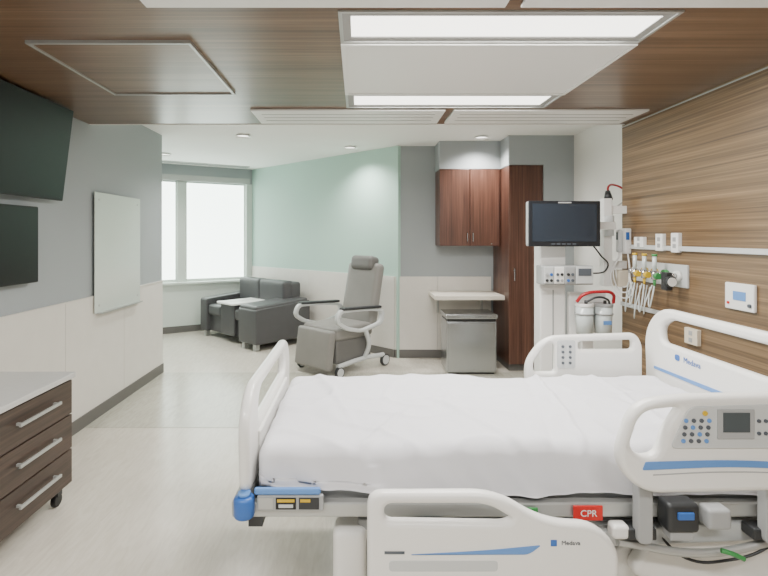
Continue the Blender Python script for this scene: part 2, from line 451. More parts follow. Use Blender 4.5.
for i, (x, y) in enumerate(((x0+0.06, y0+0.06), (x1-0.06, y0+0.06), (x0+0.06, y1-0.06), (x1-0.06, y1-0.06))):
    cyl('caster_wheel_%d' % (i+1), (x - 0.014, y, 0.035), (x + 0.014, y, 0.035), 0.035, M['black'], dr, bev=0.004)
    box('caster_fork_%d' % (i+1), x - 0.022, x + 0.022, y - 0.02, y + 0.02, 0.06, 0.112, M['dark'], dr)

# ------------------------------------------------------------------ BACK CABINETS
wc = group('upper_cabinet', (1.33, 5.9, 1.83))
box('carcass', 0.955, 1.655, 5.745, 6.045, 1.385, 2.28, M['cherry'], wc)
box('door_1', 0.955, 1.304, 5.722, 5.743, 1.385, 2.28, M['cherry'], wc, bev=0.002)
box('door_2', 1.310, 1.655, 5.722, 5.743, 1.385, 2.28, M['cherry'], wc, bev=0.002)
for i, x in enumerate((1.275, 1.34)):
    tube('handle_%d' % (i+1), [(x, 5.722, 1.43), (x, 5.70, 1.44), (x, 5.70, 1.53), (x, 5.722, 1.54)], 0.005, M['steel'], wc, smooth=False)
cyl('lock', (1.56, 5.722, 1.41), (1.56, 5.716, 1.41), 0.008, M['steel'], wc)
cc = group('tall_cabinet', (1.85, 5.7, 1.1))
box('carcass', 1.665, 2.04, 5.425, 6.03, 0.08, 2.28, M['cherry'], cc)
box('door', 1.665, 2.038, 5.402, 5.423, 0.085, 2.28, M['cherry'], cc, bev=0.002)
box('toe_kick', 1.68, 2.04, 5.46, 6.0, 0, 0.08, M['base'], cc)
tube('handle', [(1.72, 5.402, 1.0), (1.72, 5.38, 1.01), (1.72, 5.38, 1.14), (1.72, 5.402, 1.15)], 0.005, M['steel'], cc, smooth=False)

sh = group('counter_shelf', (1.25, 5.8, 0.8))
box('shelf_top', 0.87, 1.66, 5.53, 6.035, 0.775, 0.825, M['cream'], sh, bev=0.006)
for i, x in enumerate((0.98, 1.52)):
    box('bracket_%d' % (i+1), x - 0.012, x + 0.012, 5.75, 6.035, 0.745, 0.775, M['alu'], sh)
    box('bracket_leg_%d' % (i+1), x - 0.012, x + 0.012, 6.01, 6.035, 0.56, 0.75, M['alu'], sh)

tb = group('waste_bin', (1.22, 5.5, 0))
box('body', 0.96, 1.50, 5.30, 5.66, 0.02, 0.575, M['steel'], tb, bev=0.010)
box('door_panel', 0.975, 1.485, 5.290, 5.302, 0.04, 0.56, M['steel'], tb, bev=0.004)
box('recess_band', 0.97, 1.49, 5.305, 5.65, 0.575, 0.60, M['black'], tb)
box('lid', 0.95, 1.51, 5.29, 5.67, 0.60, 0.655, M['steel'], tb, bev=0.012)
box('plinth', 0.98, 1.48, 5.32, 5.64, 0, 0.02, M['black'], tb)

# ------------------------------------------------------------------ SOFA
u_ang = math.atan2(-0.694, 0.719)
sf = group('sofa', (-1.25, 7.52, 0), u_ang, world=False)
VD = M['vinyl_d']
rbox('base', -0.70, 0.74, -0.80, -0.03, 0.09, 0.34, 0.02, VD, sf, div=6)
def arm(nm, xa, xb, yf=-0.87, zf=0.57, zb=0.63):
    plate('arm_' + nm, [(yf, 0.09, .02), (yf, zf, .04), (-0.02, zb, .04), (-0.02, 0.09, .02)], [], 'YZ', (xa+xb)/2, xb-xa, VD, sf, bev=0.018)
arm('far', -0.74, -0.55)
arm('near', 0.40, 0.82, -0.93, 0.55, 0.60)
rbox('arm_cushion_near', 0.41, 0.81, -0.92, -0.05, 0.53, 0.61, 0.03, VD, sf, div=8, rot=Matrix.Rotation(math.radians(3), 4, 'X'))
rbox('back', -0.56, 0.62, -0.20, -0.02, 0.30, 0.84, 0.04, VD, sf, div=8)
rbox('back_cushion_1', -0.55, 0.0, -0.32, -0.14, 0.46, 0.86, 0.04, VD, sf, div=8)
rbox('back_cushion_2', 0.0, 0.60, -0.32, -0.14, 0.46, 0.86, 0.04, VD, sf, div=8)
rbox('seat_cushion_1', -0.55, -0.19, -0.85, -0.26, 0.33, 0.49, 0.04, VD, sf, div=8)
rbox('seat_cushion_2', 0.17, 0.41, -0.85, -0.26, 0.33, 0.49, 0.04, VD, sf, div=8)
rbox('console', -0.19, 0.17, -0.85, -0.26, 0.10, 0.54, 0.02, VD, sf, div=8)
plate('console_top', [(-0.22, -0.90), (0.22, -0.90), (0.22, -0.30), (-0.22, -0.30)], [], 'XY', 0.553, 0.026, M['white'], sf, r=0.03, bev=0.005)
plate('console_lid_seam', [(-0.005, -0.88), (0.005, -0.88), (0.005, -0.32), (-0.005, -0.32)], [], 'XY', 0.566, 0.002, M['slot'], sf, r=0.001, bev=0.0004)
for i, (x, y) in enumerate(((-0.66, -0.80), (0.72, -0.86), (-0.66, -0.1), (0.72, -0.1), (0.46, -0.86))):
    box('leg_%d' % (i+1), x - 0.03, x + 0.03, y - 0.03, y + 0.03, 0, 0.10, M['alu'], sf)

# ------------------------------------------------------------------ RECLINER
rc = group('recliner_chair', (-0.21, 5.60, 0), math.atan2(-0.71, -0.70), world=False)
VG = M['vinyl_g']
rbox('seat', -0.26, 0.32, -0.29, 0.29, 0.37, 0.52, 0.05, VG, rc, div=10)
rbox('skirt', -0.24, 0.30, -0.27, 0.27, 0.13, 0.38, 0.02, M['vinyl_m'], rc, div=6)
Rb = Matrix.Rotation(math.radians(-12), 4, 'Y')
rbox('backrest', -0.36, -0.23, -0.26, 0.26, 0.44, 1.20, 0.05, VG, rc, div=12, rot=Rb, pivot=(-0.25, 0, 0.46))
rbox('headrest', -0.34, -0.18, -0.18, 0.18, 1.11, 1.28, 0.05, M['vinyl_m'], rc, div=8, rot=Rb, pivot=(-0.25, 0, 0.46))
rbox('legrest', 0.30, 0.39, -0.28, 0.28, 0.07, 0.49, 0.03, VG, rc, div=8, rot=Matrix.Rotation(math.radians(-8), 4, 'Y'), pivot=(0.34, 0, 0.48))
for s, nm in ((-1, 'right'), (1, 'left')):
    y = s * 0.345
    plate('arm_loop_' + nm,
          [(-0.34, 0.50, .06), (-0.38, 0.66, .08), (-0.10, 0.71, .2), (0.34, 0.73, .10), (0.40, 0.60, .08), (0.26, 0.50, .1), (0.0, 0.44, .1)],
          [[(-0.29, 0.53, .05), (-0.32, 0.64, .05), (-0.08, 0.675, .1), (0.31, 0.69, .05), (0.35, 0.61, .05), (0.23, 0.54, .05), (0.0, 0.48, .05)]],
          'XZ', y, 0.05, M['panel_g'], rc, bev=0.012)
    rbox('arm_pad_' + nm, -0.30, 0.30, y - 0.04, y + 0.04, 0.70, 0.73, 0.014, M['dark'], rc, div=8,
         rot=Matrix.Rotation(math.radians(-3), 4, 'Y'))
    tube('base_rail_' + nm, [(-0.40, y*0.9, 0.13), (-0.1, y*0.86, 0.14), (0.32, y*0.9, 0.12)], 0.026, M['panel_g'], rc)
    tube('arm_post_' + nm, [(-0.1, y*0.86, 0.14), (-0.12, y, 0.3), (-0.06, y, 0.48)], 0.026, M['panel_g'], rc)
    for k, (x, rr) in enumerate(((-0.42, 0.07), (0.30, 0.06))):
        cyl('wheel_%s_%d' % (nm, k+1), (x, y*0.92 - 0.018, rr), (x, y*0.92 + 0.018, rr), rr, M['dark'], rc, bev=0.006)
        cyl('wheel_hub_%s_%d' % (nm, k+1), (x, y*0.92 - 0.021, rr), (x, y*0.92 + 0.021, rr), rr*0.75, M['panel_g'], rc)

# ------------------------------------------------------------------ HOSPITAL BED
bd = group('hospital_bed', (0.62, 2.19, 0))
PL = M['plast']
MX0, MX1, MY0, MY1 = -0.355, 1.58, 1.74, 2.64
def fold(x, y, ax, ay, slope, width, amp, y0=-9, y1=9):
    d = (x - ax - slope*(y - ay)) / width
    f = 1.0
    if y < y0: f = math.exp(-((y0 - y)/0.12)**2)
    if y > y1: f = math.exp(-((y - y1)/0.12)**2)
    return amp * f * math.exp(-d*d)
def wr(v, n):
    x, y, z = v
    d = Vector((0, 0, 0))
    w = noise.noise(Vector((x*2.0, y*2.6, 1.3))) * 0.014
    w += noise.noise(Vector((x*5.5 + y*2, y*2.4 - x, 4.0))) * 0.011
    w += noise.noise(Vector((x*11 + y*5, y*4 - x*2, 14.0))) * 0.005
    rdg = 1 - abs(noise.noise(Vector((x*3.2 + y*1.6, y*3.6 - x*0.8, 8.0))))*2
    w += max(0, rdg - 0.7) * 0.030
    w += fold(x, y, 0.88, 2.2, 0.16, 0.014, 0.014) + fold(x, y, 0.80, 2.2, 0.22, 0.02, -0.006)
    w += fold(x, y, 0.45, 2.0, -0.5, 0.02, 0.011, 1.7, 2.1) + fold(x, y, 1.22, 2.2, 0.05, 0.016, 0.010)
    w += fold(x, y, 0.10, 1.9, 0.6, 0.02, 0.010, 1.7, 2.0) + fold(x, y, -0.12, 2.3, -0.3, 0.02, 0.008, 2.0, 2.5)
    w += 0.006 * math.exp(-((y - 2.22 - 0.04*x) / 0.010)**2)
    if n.z > 0.5: w += 0.010 * (1 - ((y - 2.19)/0.45)**2)
    d.z += w * (1 if z > 0.69 else 0)
    if abs(n.y) > 0.3:
        s = -1 if n.y < 0 else 1
        low = max(0, (0.75 - z) / 0.16)
        d.y += s * low * (0.010 + 0.020 * noise.noise(Vector((x*4, z*2, 0))) + 0.020*noise.noise(Vector((x*11 + z*8, 0, 2))))
        if z < 0.62: d.z += 0.016 * noise.noise(Vector((x*3, 0, 7))) + 0.03 * max(0, (0.35 - x)) / 0.7
    if n.x < -0.3:
        d.x += 0.010 * noise.noise(Vector((y*7, z*5, 3)))
    return d
def sheetbox(name):
    bm = bmesh.new(); r = 0.05
    x0, x1, y0, y1, z0, z1 = MX0, MX1, MY0, MY1, 0.585, 0.755
    def cl(a, b, k):
        return [a + r*t for t in (0, .2, .4, .6, .8)] + [a + r + (b-a-2*r)*i/k for i in range(k+1)] + [b - r*t for t in (.8, .6, .4, .2, 0)]
    cs = [cl(x0, x1, 220), cl(y0, y1, 110), cl(z0, z1, 8)]
    cache = {}
    def V(p):
        k = tuple(round(c, 6) for c in p)
        if k in cache: return cache[k]
        q = Vector((min(max(p[0], x0+r), x1-r), min(max(p[1], y0+r), y1-r), min(max(p[2], z0), z1-r)))
        d = Vector(p) - q
        if d.length > 1e-9: n = d.normalized(); v = q + n*r
        else: n = Vector((0,0,-1)); v = Vector(p)
        v = v + wr(v, n); cache[k] = bm.verts.new(v); return cache[k]
    for ax in range(3):
        a, b = [i for i in range(3) if i != ax]
        for side in (0, -1):
            for i in range(len(cs[a])-1):
                for j in range(len(cs[b])-1):
                    q = []
                    for (ii, jj) in ((i,j),(i+1,j),(i+1,j+1),(i,j+1)):
                        p = [0,0,0]; p[ax] = cs[ax][side]; p[a] = cs[a][ii]; p[b] = cs[b][jj]; q.append(V(p))
                    try: bm.faces.new(q)
                    except ValueError: pass
    bmesh.ops.recalc_face_normals(bm, faces=bm.faces[:])
    return from_bm(name, bm, M['sheet'], bd, True)
sheetbox('mattress_sheet')
box('deck', MX0, MX1, MY0 + 0.03, MY1 - 0.03, 0.53, 0.59, M['plast_g'], bd, bev=0.01)
for s, y in (('near', 1.735), ('far', 2.645)):
    box('side_rail_' + s, -0.38, 1.62, y - 0.02, y + 0.02, 0.515, 0.565, M['alu'], bd, bev=0.006)
    yy = y + (0.06 if s == 'near' else -0.06)
    box('side_rail_lower_' + s, 0.0, 1.5, yy - 0.015, yy + 0.015, 0.43, 0.47, M['plast_g'], bd, bev=0.006)
for i, x in enumerate((-0.36, 0.1, 0.6, 1.1, 1.56)):
    box('cross_member_%d' % (i+1), x - 0.025, x + 0.025, 1.72, 2.66, 0.48, 0.53, M['dark'], bd)
box('foot_bar', -0.44, -0.38, 1.70, 2.68, 0.52, 0.58, M['plast_g'], bd, bev=0.01)
for s, y in (('near', 1.70), ('far', 2.68)):
    cyl('corner_bumper_' + s, (-0.395, y, 0.525), (-0.395, y, 0.60), 0.036, M['blue'], bd, bev=0.012, seg=28)
    cyl('bumper_cap_' + s, (-0.395, y, 0.60), (-0.395, y, 0.612), 0.022, M['blue_s'], bd)
box('foot_trim_blue', -0.36, -0.13, 1.695, 1.712, 0.603, 0.626, M['blue_s'], bd, bev=0.006)
box('foot_label_panel', -0.35, -0.12, 1.70, 1.715, 0.545, 0.600, M['plast_g'], bd, bev=0.004)
box('label_1', -0.345, -0.295, 1.697, 1.701, 0.553, 0.592, M['alu'], bd)
box('label_2', -0.285, -0.215, 1.697, 1.701, 0.553, 0.592, M['black'], bd)
box('label_2_yellow', -0.28, -0.22, 1.6955, 1.698, 0.578, 0.588, M['yellow'], bd)
box('label_2_white', -0.275, -0.225, 1.6955, 1.698, 0.559, 0.570, M['panel_g'], bd)
box('label_3', -0.205, -0.135, 1.697, 1.701, 0.553, 0.592, M['dark'], bd)
box('label_3_yellow', -0.20, -0.165, 1.6955, 1.698, 0.578, 0.588, M['yellow'], bd)
box('red_tag', 0.748, 0.850, 1.70, 1.706, 0.512, 0.563, M['red'], bd, bev=0.002)
text('red_tag_text', 'CPR', 0.032, 'XZ', (0.80, 1.6985, 0.537), M['white'], bd)
box('green_tag', 0.565, 0.625, 1.70, 1.706, 0.525, 0.556, M['green'], bd, bev=0.002)
plate('footboard', [(1.70, 0.60, .05), (1.68, 0.86, .12), (1.78, 0.96, .12), (2.60, 0.96, .12), (2.70, 0.86, .12), (2.68, 0.60, .05)],
      [[(1.86, 0.80), (1.85, 0.87), (1.90, 0.915), (2.48, 0.915), (2.53, 0.87), (2.52, 0.80)]],
      'YZ', -0.395, 0.04, PL, bd, bev=0.016, hr=0.04)
box('footboard_panel', -0.38, -0.365, 1.84, 2.54, 0.62, 0.77, PL, bd, bev=0.006)
XH = 1.625
plate('headboard', [(1.68, 0.60, .05), (1.66, 0.98, .12), (1.76, 1.12, .14), (2.62, 1.12, .14), (2.75, 0.98, .12), (2.73, 0.60, .05)],
      [[(1.80, 0.94), (1.79, 1.02, .06), (1.86, 1.07, .05), (2.52, 1.07, .05), (2.60, 1.02, .06), (2.59, 0.94)]],
      'YZ', XH, 0.045, PL, bd, bev=0.018, hr=0.03)
plate('headboard_stripe', [(1.75, 0.80), (2.65, 0.785), (2.65, 0.80), (1.75, 0.825)], [], 'YZ', XH - 0.024, 0.004, M['blue_s'], bd, r=0.005, bev=0.001)
plate('maker_mark', [(2.44, 0.875), (2.475, 0.875), (2.475, 0.905), (2.44, 0.905)], [], 'YZ', XH - 0.024, 0.004, M['blue'], bd, r=0.012, bev=0.001)
text('maker_name', 'Medava', 0.040, 'YZm', (XH - 0.0245, 2.35, 0.89), M['blue'], bd)
Yr = 1.60
plate('siderail_foot_near', [(0.030, 0.37, .03), (0.030, 0.67, .05), (0.45, 0.672, .10), (0.60, 0.578, .10), (0.77, 0.568, .09), (0.845, 0.49, .08), (0.845, 0.37, .03)],
      [[(0.085, 0.578, .03), (0.085, 0.633, .03), (0.42, 0.633, .05), (0.50, 0.585, .03), (0.47, 0.571, .02)]],
      'XZ', Yr, 0.045, PL, bd, bev=0.018)
plate('siderail_foot_stripe', [(0.17, 0.475), (0.55, 0.475, .02), (0.59, 0.505, .01), (0.40, 0.487, .1)], [], 'XZ', Yr - 0.023, 0.004, M['blue_s'], bd, r=0.004, bev=0.001)
box('siderail_foot_dash', 0.085, 0.15, Yr - 0.025, Yr - 0.022, 0.477, 0.485, M['text_g'], bd)
box('siderail_foot_mark', 0.62, 0.64, Yr - 0.025, Yr - 0.022, 0.502, 0.522, M['blue'], bd, bev=0.001)
text('siderail_foot_name', 'Medava', 0.020, 'XZ', (0.685, Yr - 0.024, 0.512), M['text_g'], bd)
plate('siderail_foot_grip', [(0.10, 0.42), (0.10, 0.455), (0.45, 0.455), (0.45, 0.42)], [], 'XZ', Yr - 0.021, 0.006, M['panel_g'], bd, r=0.012, bev=0.002)
Yh = 1.62
plate('siderail_head_near', [(0.93, 0.655, .08), (0.835, 0.76, .09), (0.90, 0.955, .12), (1.05, 0.978, .1), (1.50, 0.985, .08), (1.57, 0.90, .08), (1.57, 0.67, .06)],
      [[(0.925, 0.775, .03), (0.888, 0.81, .04), (0.925, 0.925, .05), (1.055, 0.94, .02), (1.005, 0.87, .05), (0.98, 0.785, .03)]],
      'XZ', Yh, 0.05, PL, bd, bev=0.02)
plate('control_panel', [(1.015, 0.81, .02), (1.075, 0.945, .03), (1.42, 0.955, .03), (1.42, 0.81, .02)], [], 'XZ', Yh - 0.026, 0.008, M['panel_g'], bd, bev=0.002)
box('control_screen_bezel', 1.165, 1.285, Yh - 0.034, Yh - 0.029, 0.842, 0.938, M['plast_g'], bd, bev=0.002)
box('control_screen', 1.182, 1.268, Yh - 0.036, Yh - 0.033, 0.865, 0.928, M['scrgrey'], bd)
k = 0
for r_ in range(4):
    for c_ in range(4):
        k += 1
        x = 1.055 + c_*0.025 + r_*0.003; z = 0.835 + r_*0.022
        cyl('button_%d' % k, (x, Yh - 0.028, z), (x, Yh - 0.033, z), 0.007, M['text_g'] if (r_+c_) % 3 else M['blue_s'], bd, seg=12)
cyl('button_alert', (1.125, Yh - 0.028, 0.925), (1.125, Yh - 0.034, 0.925), 0.008, M['yellow'], bd, seg=12)
for c_ in range(6):
    cyl('screen_key_%d' % (c_+1), (1.30 + 0.022*(c_ % 3), Yh - 0.028, 0.86 + 0.04*(c_//3)), (1.30 + 0.022*(c_ % 3), Yh - 0.034, 0.86 + 0.04*(c_//3)), 0.006, M['text_g'], bd, seg=12)
plate('siderail_head_stripe', [(0.925, 0.738), (1.20, 0.750, .1), (1.54, 0.738), (1.54, 0.758), (1.20, 0.772, .1), (0.935, 0.765)], [], 'XZ', Yh - 0.026, 0.004, M['blue_s'], bd, r=0.006, bev=0.001)
tube('siderail_head_seam', [(0.96, Yh - 0.025, 0.722), (1.2, Yh - 0.025, 0.732), (1.54, Yh - 0.025, 0.722)], 0.002, M['plast_g'], bd)
Yf = 2.73
plate('siderail_head_far', [(0.93, 0.66, .05), (0.925, 0.80, .06), (1.03, 0.945, .09), (1.54, 0.962, .05), (1.575, 0.90, .04), (1.575, 0.66, .04)],
      [[(0.975, 0.745, .02), (0.97, 0.80, .03), (1.05, 0.905, .04), (1.09, 0.905, .02), (1.09, 0.745, .02)],
       [(1.22, 0.87, .02), (1.22, 0.915, .02), (1.52, 0.925, .02), (1.52, 0.87, .02)]],
      'XZ', Yf, 0.045, PL, bd, bev=0.016)
plate('far_control_panel', [(1.10, 0.77), (1.10, 0.925), (1.20, 0.925), (1.20, 0.77)], [], 'XZ', Yf - 0.024, 0.006, M['panel_g'], bd, r=0.015, bev=0.002)
for r_ in range(4):
    for c_ in range(2):
        cyl('far_button_%d' % (r_*2+c_+1), (1.13+0.04*c_, Yf - 0.026, 0.80+0.03*r_), (1.13+0.04*c_, Yf - 0.031, 0.80+0.03*r_), 0.008, M['text_g'], bd, seg=12)
plate('siderail_foot_far', [(0.04, 0.37), (0.04, 0.60), (0.6, 0.60), (0.84, 0.50), (0.84, 0.37)], [], 'XZ', 2.76, 0.045, PL, bd, bev=0.018, r=0.06)
for i, (x, yy, zt) in enumerate(((0.25, 1.66, 0.45), (0.60, 1.66, 0.45), (0.97, 1.67, 0.67), (1.40, 1.67, 0.67))):
    plate('siderail_arm_%d' % (i+1), [(x-0.025, 0.46), (x-0.025, zt+0.05), (x+0.025, zt+0.05), (x+0.025, 0.46)], [], 'XZ', yy, 0.05 if i < 2 else 0.04, M['plast_g'], bd, r=0.02, bev=0.005)
    box('siderail_hinge_%d' % (i+1), x-0.05, x+0.05, 1.67, 1.73, 0.46, 0.50, M['dark'], bd, bev=0.006)
for i, x in enumerate((1.08, 1.40)):
    box('far_siderail_arm_%d' % (i+1), x-0.03, x+0.03, 2.66, 2.71, 0.50, 0.72, M['plast_g'], bd, bev=0.01)
for i, x in enumerate((0.25, 0.60)):
    box('far_foot_siderail_arm_%d' % (i+1), x-0.03, x+0.03, 2.66, 2.745, 0.44, 0.52, M['plast_g'], bd, bev=0.01)
rbox('head_latch_housing', 1.045, 1.155, 1.65, 1.72, 0.495, 0.595, 0.015, M['dark'], bd, div=6)
box('sensor_window', 1.075, 1.13, 1.643, 1.652, 0.545, 0.570, M['blue'], bd, bev=0.003)
box('latch_foot', 1.06, 1.14, 1.66, 1.71, 0.465, 0.497, M['plast_g'], bd, bev=0.006)
rbox('latch_block', 1.19, 1.27, 1.66, 1.72, 0.50, 0.57, 0.012, M['plast_g'], bd, div=5)
rbox('pivot_cover', 0.87, 0.93, 1.67, 1.72, 0.46, 0.51, 0.015, PL, bd, div=5)
plate('frame_gusset', [(0.86, 0.40), (0.86, 0.46), (1.60, 0.50), (1.60, 0.43)], [], 'XZ', 1.75, 0.04, M['panel_g'], bd, r=0.02, bev=0.008)
tube('green_lever', [(1.23, 1.66, 0.435), (1.26, 1.65, 0.43), (1.30, 1.65, 0.412)], 0.008, M['green'], bd)
plate('head_cover_near', [(0.98, 0.28), (1.06, 0.40, .08), (1.18, 0.42, .05), (1.60, 0.42), (1.60, 0.22), (1.10, 0.22)], [], 'XZ', 1.80, 0.06, PL, bd, r=0.05, bev=0.02)
tube('power_cord', [(1.55, 1.72, 0.52), (1.42, 1.70, 0.42), (1.30, 1.71, 0.37), (1.15, 1.72, 0.37), (1.05, 1.74, 0.46)], 0.005, M['dark'], bd)
tube('head_push_bar', [(0.90, 1.70, 0.44), (1.2, 1.70, 0.40), (1.55, 1.70, 0.47)], 0.014, M['alu'], bd)
for s, y in (('near', 1.86), ('far', 2.52)):
    plate('lift_arm_foot_' + s, [(-0.10, 0.46), (0.00, 0.50), (0.42, 0.25), (0.42, 0.17), (0.30, 0.17)], [], 'XZ', y, 0.05, PL, bd, r=0.03, bev=0.01)
    plate('lift_arm_head_' + s, [(0.85, 0.17), (0.85, 0.26), (1.28, 0.50), (1.36, 0.46), (0.98, 0.17)], [], 'XZ', y, 0.05, PL, bd, r=0.03, bev=0.01)
    box('base_rail_' + s, -0.08, 1.50, y - 0.03, y + 0.03, 0.13, 0.20, PL, bd, bev=0.012)
for i, x in enumerate((0.0, 1.38)):
    box('base_cross_%d' % (i+1), x - 0.05, x + 0.05, 1.78, 2.60, 0.12, 0.21, PL, bd, bev=0.015)
rbox('motor_housing', 0.45, 0.95, 2.0, 2.38, 0.20, 0.42, 0.03, M['plast_g'], bd, div=6)
cyl('actuator', (0.10, 2.19, 0.44), (0.55, 2.19, 0.30), 0.03, M['dark'], bd)
rbox('foot_cover', -0.09, 0.03, 1.74, 1.86, 0.20, 0.45, 0.03, PL, bd, div=6)
for i, (x, y) in enumerate(((-0.02, 1.74), (1.40, 1.74), (-0.02, 2.64), (1.40, 2.64))):
    cyl('caster_wheel_%d' % (i+1), (x, y - 0.022, 0.065), (x, y + 0.022, 0.065), 0.065, M['dark'], bd, bev=0.008)
    rbox('caster_hood_%d' % (i+1), x - 0.07, x + 0.07, y - 0.04, y + 0.04, 0.085, 0.19, 0.025, PL, bd, div=5)

# ------------------------------------------------------------------ RIGHT WALL ITEMS
g = group('equipment_rail', (XR, 1.5, 1.42))
box('rail', XR - 0.022, XR, YB + 0.02, 3.83, 1.400, 1.432, M['panel_g'], g, bev=0.004)
g = group('equipment_rail', (XR, 1.5, 0.955))
box('rail', XR - 0.022, XR, YB + 0.02, 3.97, 0.94, 0.97, M['panel_g'], g, bev=0.004)

def outlet(yc, zc, w, hh, m, name='electrical_outlet', sockets=True):
    g = group(name, (XR, yc, zc))
    box('plate', XR - 0.028, XR, yc - w/2, yc + w/2, zc - hh/2, zc + hh/2, m, g, bev=0.003)
    if sockets:
        for i, dz in enumerate((-0.022, 0.022)):
            box('socket_%d' % (i+1), XR - 0.0305, XR - 0.027, yc - 0.016, yc + 0.016, zc + dz - 0.014, zc + dz + 0.014, M['plast_g'], g, bev=0.001)
outlet(3.70, 1.455, 0.12, 0.075, M['white']); outlet(3.45, 1.455, 0.08, 0.12, M['white'])
outlet(3.28, 1.455, 0.075, 0.13, M['white']); outlet(3.12, 0.86, 0.12, 0.10, M['beige'])
g = group('nurse_call_panel', (XR, 2.73, 1.16))
box('plate', XR - 0.02, XR, 2.63, 2.84, 1.085, 1.235, M['white'], g, bev=0.006)
box('display', XR - 0.023, XR - 0.019, 2.685, 2.775, 1.14, 1.19, M['blue_s'], g, bev=0.001)
cyl('call_socket', (XR - 0.019, 2.655, 1.12), (XR - 0.03, 2.655, 1.12), 0.010, M['text_g'], g)
cyl('call_button', (XR - 0.019, 2.81, 1.12), (XR - 0.026, 2.81, 1.12), 0.008, M['red'], g)

go = group('medical_gas_outlets', (XR, 3.45, 1.22))
box('backplate', XR - 0.015, XR, 3.17, 3.80, 1.16, 1.31, M['panel_g'], go, bev=0.003)
for i, (y, mm) in enumerate(((3.74, 'white'), (3.62, 'yellow'), (3.50, 'yellow'), (3.38, 'green'), (3.25, 'white'))):
    cyl('outlet_%d' % (i+1), (XR - 0.014, y, 1.235), (XR - 0.04, y, 1.235), 0.034, M[mm], go)
    cyl('adapter_%d' % (i+1), (XR - 0.04, y, 1.235), (XR - 0.075, y, 1.235), 0.018, M['chrome'], go)
def flowmeter(y, mm, name, drop=0.0):
    g = group(name, (XR - 0.10, y, 1.25))
    cyl('body', (XR - 0.10, y, 1.20), (XR - 0.10, y, 1.26), 0.020, M['chrome'], g)
    cyl('flow_tube', (XR - 0.10, y, 1.26), (XR - 0.10, y, 1.36), 0.014, M['clear'], g)
    cyl('cap', (XR - 0.10, y, 1.36), (XR - 0.10, y, 1.375), 0.017, M[mm], g)
    cyl('knob', (XR - 0.10, y - 0.018, 1.225), (XR - 0.10, y - 0.05, 1.225), 0.022, M[mm], g)
    cyl('nozzle', (XR - 0.10, y, 1.20), (XR - 0.10, y, 1.15), 0.012, M[mm], g, r2=0.005)
    tube('hose', [(XR - 0.10, y, 1.16), (XR - 0.12, y, 1.06 - drop), (XR - 0.10, y + 0.06, 1.0 - drop), (XR - 0.08, y + 0.1, 1.06 - drop), (XR - 0.10, y + 0.05, 1.14)], 0.005, M['clear'], g)
    tube('hose_outer', [(XR - 0.11, y + 0.01, 1.16), (XR - 0.15, y + 0.03, 1.02 - drop), (XR - 0.12, y + 0.09, 0.95 - drop), (XR - 0.09, y + 0.13, 1.04), (XR - 0.08, y + 0.12, 1.15)], 0.004, M['clear'], g)
flowmeter(3.38, 'green', 'oxygen_flowmeter'); flowmeter(3.50, 'yellow', 'air_flowmeter', 0.05); flowmeter(3.62, 'yellow', 'air_flowmeter', 0.02)
g = group('vacuum_regulator', (XR - 0.1, 3.25, 1.2))
cyl('gauge', (XR - 0.10, 3.23, 1.20), (XR - 0.10, 3.19, 1.20), 0.036, M['dark'], g, bev=0.006)
cyl('dial', (XR - 0.10, 3.19, 1.20), (XR - 0.10, 3.186, 1.20), 0.029, M['white'], g)
box('body', XR - 0.12, XR - 0.076, 3.22, 3.28, 1.14, 1.26, M['dark'], g, bev=0.008)

g = group('handset_cradle', (2.13, 3.9, 1.45))
box('cradle', XR - 0.05, XR, 3.84, 3.95, 1.36, 1.56, M['white'], g, bev=0.008)
rbox('handset', XR - 0.085, XR - 0.05, 3.87, 3.92, 1.37, 1.55, 0.012, M['panel_g'], g, div=6)
box('display', XR - 0.089, XR - 0.084, 3.885, 3.905, 1.47, 1.53, M['scrgrey'], g)
box('side_label', XR - 0.045, XR - 0.02, 3.836, 3.841, 1.47, 1.53, M['blue'], g)
for i in range(3):
    tube('cord_%d' % (i+1), [(XR - 0.07, 3.9 - 0.02*i, 1.37), (XR - 0.10 - 0.02*i, 3.88, 1.2 - 0.03*i), (XR - 0.06, 3.84 - 0.02*i, 1.1 - 0.04*i), (XR - 0.04, 3.80, 1.22), (XR - 0.03, 3.84, 1.36)], 0.005, M['white'], g)
g = group('glove_tray', (XR - 0.05, 3.93, 1.2))
box('tray', XR - 0.10, XR, 3.84, 3.96, 1.10, 1.23, M['beige'], g, bev=0.01)

g = group('exam_light', (XW, 4.3, 1.85))
box('mount_plate', XW - 0.03, XW, 4.24, 4.36, 1.80, 1.95, M['panel_g'], g, bev=0.006)
tube('arm', [(XW - 0.03, 4.3, 1.90), (2.26, 4.28, 1.94), (2.16, 4.22, 1.93), (2.13, 4.18, 1.87)], 0.009, M['redtube'], g)
cyl('head', (2.13, 4.18, 1.88), (2.12, 4.15, 1.81), 0.020, M['dark'], g, r2=0.036)
tube('gooseneck', [(XW - 0.03, 4.28, 1.82), (2.24, 4.24, 1.75), (2.16, 4.2, 1.66)], 0.006, M['panel_g'], g)

